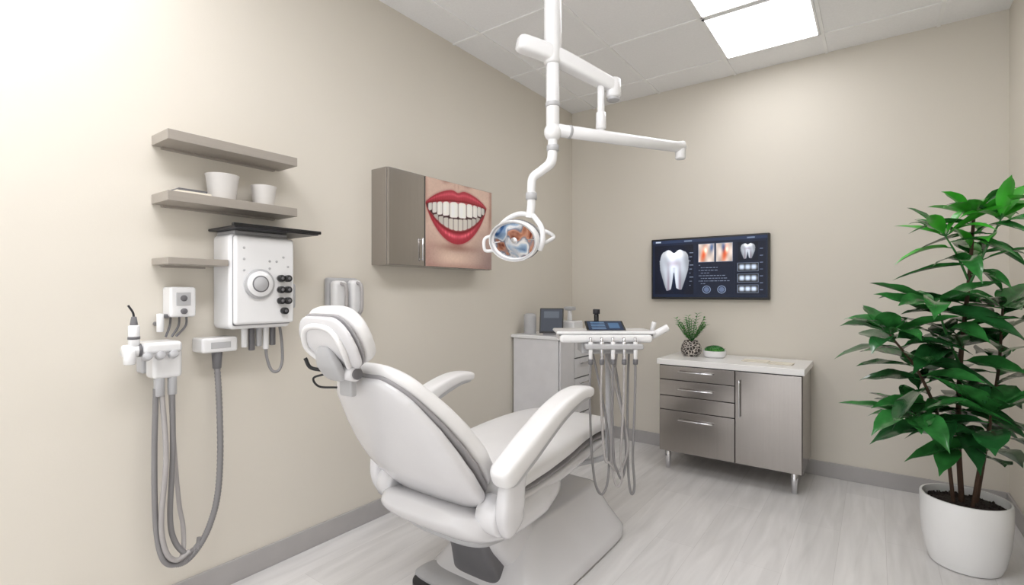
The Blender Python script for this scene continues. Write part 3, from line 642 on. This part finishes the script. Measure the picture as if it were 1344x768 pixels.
# ---------------------------------------------------------------- operatory lamp
P=(1.14,1.80)
g=group('dental_operatory_lamp',(P[0],P[1],CZ))
cyl('ceiling_flange',(P[0],P[1],CZ-0.03),(P[0],P[1],CZ),0.11,M_white,g,40)
cyl('ceiling_pole',(P[0],P[1],2.21),(P[0],P[1],CZ-0.02),0.037,M_white,g,36)
cyl('pole_lower',(P[0],P[1],1.90),(P[0],P[1],2.22),0.028,M_white,g,32)
cyl('pole_collar',(P[0],P[1],2.03),(P[0],P[1],2.05),0.031,M_grey,g,32)
pad('upper_arm',[(1.055,1.665,2.275),(1.15,1.815,2.245),(1.31,2.065,2.155)],[0.034,0.034,0.03],[0.034,0.034,0.028],M_white,g,U=(0.84,-0.54,0),n=4,cap=0.03,kw=0.4,kt=0.4)
cyl('elbow_cap',(1.30,2.05,2.195),(1.30,2.05,2.11),0.034,M_white,g); cyl('elbow_ring',(1.30,2.05,2.115),(1.30,2.05,2.10),0.028,M_grey,g)
cyl('elbow_post',(1.266,1.997,2.17),(1.266,1.997,1.94),0.016,M_white,g); cyl('elbow_post_sleeve',(1.266,1.997,2.04),(1.266,1.997,1.965),0.022,M_white,g)
cyl('lower_arm',(1.15,1.81,1.935),(1.51,2.37,1.93),0.027,M_white,g,r1=0.025); cyl('lower_arm_cap',(1.50,2.355,1.955),(1.50,2.355,1.875),0.024,M_white,g)
cyl('lower_arm_ring',(1.18,1.857,1.935),(1.187,1.868,1.935),0.0285,M_grey,g)
ell('joint_ball',(P[0],P[1],1.925),(0.037,0.037,0.04),M_white,g)
tube('swan_neck',[(1.14,1.80,1.93),(1.14,1.798,1.86),(1.135,1.794,1.80),(1.105,1.772,1.765),(1.075,1.75,1.735),(1.068,1.745,1.69),(1.068,1.745,1.62),(1.06,1.745,1.565)],[0.02,0.02,0.022,0.02,0.019,0.018,0.018,0.018],M_white,g,N=60,seg=20)
cyl('neck_collar',(1.14,1.80,1.87),(1.14,1.80,1.845),0.026,M_grey,g); cyl('neck_collar_2',(1.068,1.745,1.67),(1.068,1.745,1.64),0.024,M_grey,g)
hc=Vector((0.990,1.742,1.475))
fz=Vector((0.589*0.80-0.808*0.60,-0.808*0.80-0.589*0.60,-0.30)).normalized(); fx=Vector((0,0,1)).cross(fz).normalized(); fy=fz.cross(fx)
R=Matrix((fx,fy,fz)).transposed().to_4x4(); XF[0]=Matrix.Translation(hc)@R@Matrix.Scale(0.95,4)
tube('yoke',[(0.06,0.105,-0.06),(0.10,0.09,-0.03),(0.142,0.04,-0.01),(0.142,-0.015,0.0),(0.12,-0.05,0.0)],0.012,M_white,g)
tube('yoke_back',[(0.07,0.10,-0.05),(0.0,0.11,-0.05),(-0.07,0.085,-0.03),(-0.125,0.03,-0.01)],0.011,M_white,g)
tube('rear_handle',[(0.12,-0.03,-0.03),(0.13,-0.02,-0.11),(0.08,0.0,-0.15),(0.03,0.03,-0.12)],0.009,M_white,g)
lathe('lamp_housing',[(0.0,-0.105),(0.045,-0.10),(0.085,-0.078),(0.115,-0.042),(0.132,0.0),(0.136,0.022),(0.131,0.032),(0.121,0.03),(0.112,0.012)],(0,0,0),M_white,g,sy=0.70,sharp=60)
lathe('housing_groove',[(0.1285,-0.012),(0.134,-0.006),(0.136,0.001),(0.131,0.003)],(0,0,0),M_mid,g,sy=0.70,sharp=60)
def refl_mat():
    m=mat('reflector_painted_reflections',(150,160,175),0.08,metal=0.75); nt=m.node_tree; b=nt.nodes['Principled BSDF']
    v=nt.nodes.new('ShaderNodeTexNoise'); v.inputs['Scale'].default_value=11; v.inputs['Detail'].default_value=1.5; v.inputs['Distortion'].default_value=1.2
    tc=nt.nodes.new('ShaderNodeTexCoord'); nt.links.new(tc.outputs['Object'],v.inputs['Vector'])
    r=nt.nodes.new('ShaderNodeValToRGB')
    e=r.color_ramp.elements; e[0].position=0.30; e[0].color=lin((60,98,150))+(1,); e[1].position=0.68; e[1].color=lin((120,50,40))+(1,)  # blue, white and brown reflections painted into the base colour
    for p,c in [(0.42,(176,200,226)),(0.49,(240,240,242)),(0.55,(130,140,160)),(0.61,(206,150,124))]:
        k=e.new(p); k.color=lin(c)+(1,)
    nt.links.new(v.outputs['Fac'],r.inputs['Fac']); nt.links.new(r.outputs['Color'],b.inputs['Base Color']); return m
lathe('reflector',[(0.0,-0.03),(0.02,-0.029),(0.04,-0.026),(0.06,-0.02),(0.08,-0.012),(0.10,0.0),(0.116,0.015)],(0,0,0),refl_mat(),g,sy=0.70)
tube('rim',[(0.125*math.cos(a),0.125*0.70*math.sin(a),0.026) for a in np.linspace(0,2*math.pi,33)],0.006,M_grey,g,N=80,seg=10)
ell('bulb_shield',(0,0,0.005),(0.024,0.02,0.016),M_chrome,g)
tube('shield_strut',[(-0.115,0,0.02),(0,0,0.0),(0.115,0,0.02)],0.003,M_chrome,g)
tube('grab_handle',[(-0.13,0.03,0.0),(-0.155,0.02,0.03),(-0.16,-0.03,0.035),(-0.128,-0.04,0.01)],0.008,M_white,g)
XF[0]=Matrix.Identity(4)

# ---------------------------------------------------------------- large potted plant
pc=(2.57,3.08,0)
g=group('potted_rubber_plant',pc)
k=0.76
lathe('planter',[(r*k,z*0.92) for r,z in [(0,0),(0.15,0),(0.165,0.006),(0.185,0.05),(0.205,0.14),(0.214,0.24),(0.214,0.335),(0.211,0.34),(0.201,0.34),(0.198,0.33),(0.196,0.29),(0,0.29)]],pc,M_pot,g,64)
lathe('soil',[(0,0.285),(0.06,0.288),(0.11,0.282),(0.149,0.275),(0.149,0.268),(0,0.268)],pc,M_soil,g)
V=[];F=[]
for i in range(240):
    a=random.uniform(0,6.28); r=math.sqrt(random.random())*0.138; s=random.uniform(0.004,0.009); c0=Vector((pc[0]+r*math.cos(a),pc[1]+r*math.sin(a),0.284))
    b0=len(V)
    for q in [(1,0,0),(-1,0,0),(0,1,0),(0,-1,0),(0,0,1),(0,0,-1)]: V.append(tuple(c0+Vector(q)*s*random.uniform(0.7,1.3)))
    for (x,y,z) in [(0,2,4),(2,1,4),(1,3,4),(3,0,4),(2,0,5),(1,2,5),(3,1,5),(0,3,5)]: F.append((b0+x,b0+y,b0+z))
mesh('bark_chips',V,F,M_soil,g)
LV={0:([],[]),1:([],[]),2:([],[])}
def add_leaf(p,ang,el,L,W,droop,k):
    for tr in range(14):
        d=(math.cos(ang)*math.cos(el),math.sin(ang)*math.cos(el),math.sin(el))
        tip=Vector(p)+Vector(d)*L
        if tip.x+0.03<RX-0.015 and tip.y+0.03<BY-0.03 and Vector(p).x+d[0]*L*0.5+W*abs(d[1])<RX-0.015: break
        ang+=0.9; L*=0.97
    else: return
    q=Vector(p)+Vector(d)*0.02
    V,F=LV[k]; leaf_geo(V,F,q,d,L,W,droop,fold=random.uniform(0.15,0.4),roll=random.uniform(-0.5,0.5))
    tube('petiole',[p,q+Vector(d)*0.01],0.0025,M_leaf2,g,N=3,seg=6)
stems=[
 ([(2.56,3.08,0.27),(2.545,3.05,0.6),(2.55,3.02,0.95),(2.575,3.0,1.3),(2.59,2.99,1.58)],0.011,0.60,0.026),
 ([(2.53,3.05,0.27),(2.49,2.99,0.6),(2.40,2.91,0.88),(2.29,2.84,1.06)],0.008,0.66,0.024),
 ([(2.61,3.10,0.27),(2.65,3.10,0.6),(2.68,3.07,0.9),(2.69,3.04,1.18)],0.008,0.66,0.030),
 ([(2.59,3.04,0.27),(2.61,2.98,0.5),(2.63,2.92,0.64),(2.63,2.88,0.74)],0.007,0.50,0.032),
 ([(2.548,3.04,0.50),(2.47,2.94,0.62),(2.38,2.86,0.70)],0.006,0.54,0.028),
 ([(2.575,3.0,1.28),(2.62,2.97,1.42),(2.67,2.95,1.56)],0.006,1.36,0.028),
 ([(2.548,3.02,0.92),(2.50,2.97,1.05),(2.46,2.93,1.20)],0.006,0.98,0.028),
 ([(2.575,3.0,1.30),(2.53,2.96,1.42),(2.49,2.93,1.50)],0.005,1.38,0.034),
]
ang=0
for si,(pts,r,zs0,sp) in enumerate(stems):
    tube('stem_%d'%si,pts,[r,r*0.85,r*0.55],M_stem if si<5 else M_leaf2,g)
    C=catmull(pts,80); L=sum(np.linalg.norm(C[i+1]-C[i]) for i in range(79))
    n=int(L/sp)
    for i in range(n):
        s=i/n
        z=C[int(s*79)][2]
        if z<zs0: continue
        if si==0 and (1.22<z<1.32): continue
        ang+=2.4
        p=C[int(s*79)]
        LL=random.uniform(0.19,0.30); WW=random.uniform(0.044,0.060)
        k=0 if random.random()<0.55 else 1
        el=random.uniform(-0.1,0.6)
        if z>1.3: WW*=0.58; k=1 if random.random()<0.65 else 2; el=random.uniform(0.0,0.7)
        add_leaf(p,ang+random.uniform(-.3,.3),el,LL,WW,random.uniform(0.2,0.65),k)
    for i in range(9):
        ang+=2.4; p=C[-1]
        hi=C[-1][2]>1.3
        add_leaf(p,ang,random.uniform(0.35,1.1) if hi else random.uniform(0.1,0.8),random.uniform(0.20,0.28),random.uniform(0.024,0.036) if hi else 0.048,random.uniform(0.1,0.5),2 if (hi and i%3) else 1)
for k,mm in ((0,M_leaf),(1,M_leaf2),(2,M_leafn)):
    V,F=LV[k]; mesh('leaves_%d'%k,V,F,mm,g,True)

# ---------------------------------------------------------------- world + camera
w=bpy.data.worlds.new('world'); sc.world=w; w.use_nodes=True
w.node_tree.nodes['Background'].inputs['Color'].default_value=(0.99,0.995,1.0,1); w.node_tree.nodes['Background'].inputs['Strength'].default_value=1.45
cd=bpy.data.cameras.new('camera'); cam=bpy.data.objects.new('camera',cd); col.objects.link(cam); sc.camera=cam
cd.sensor_fit='HORIZONTAL'; cd.sensor_width=36; cd.lens=36*655/1344; cd.clip_start=0.05
cam.location=(2.24,0,1.25)
cam.rotation_euler=(math.radians(90),0,math.radians(36.1))
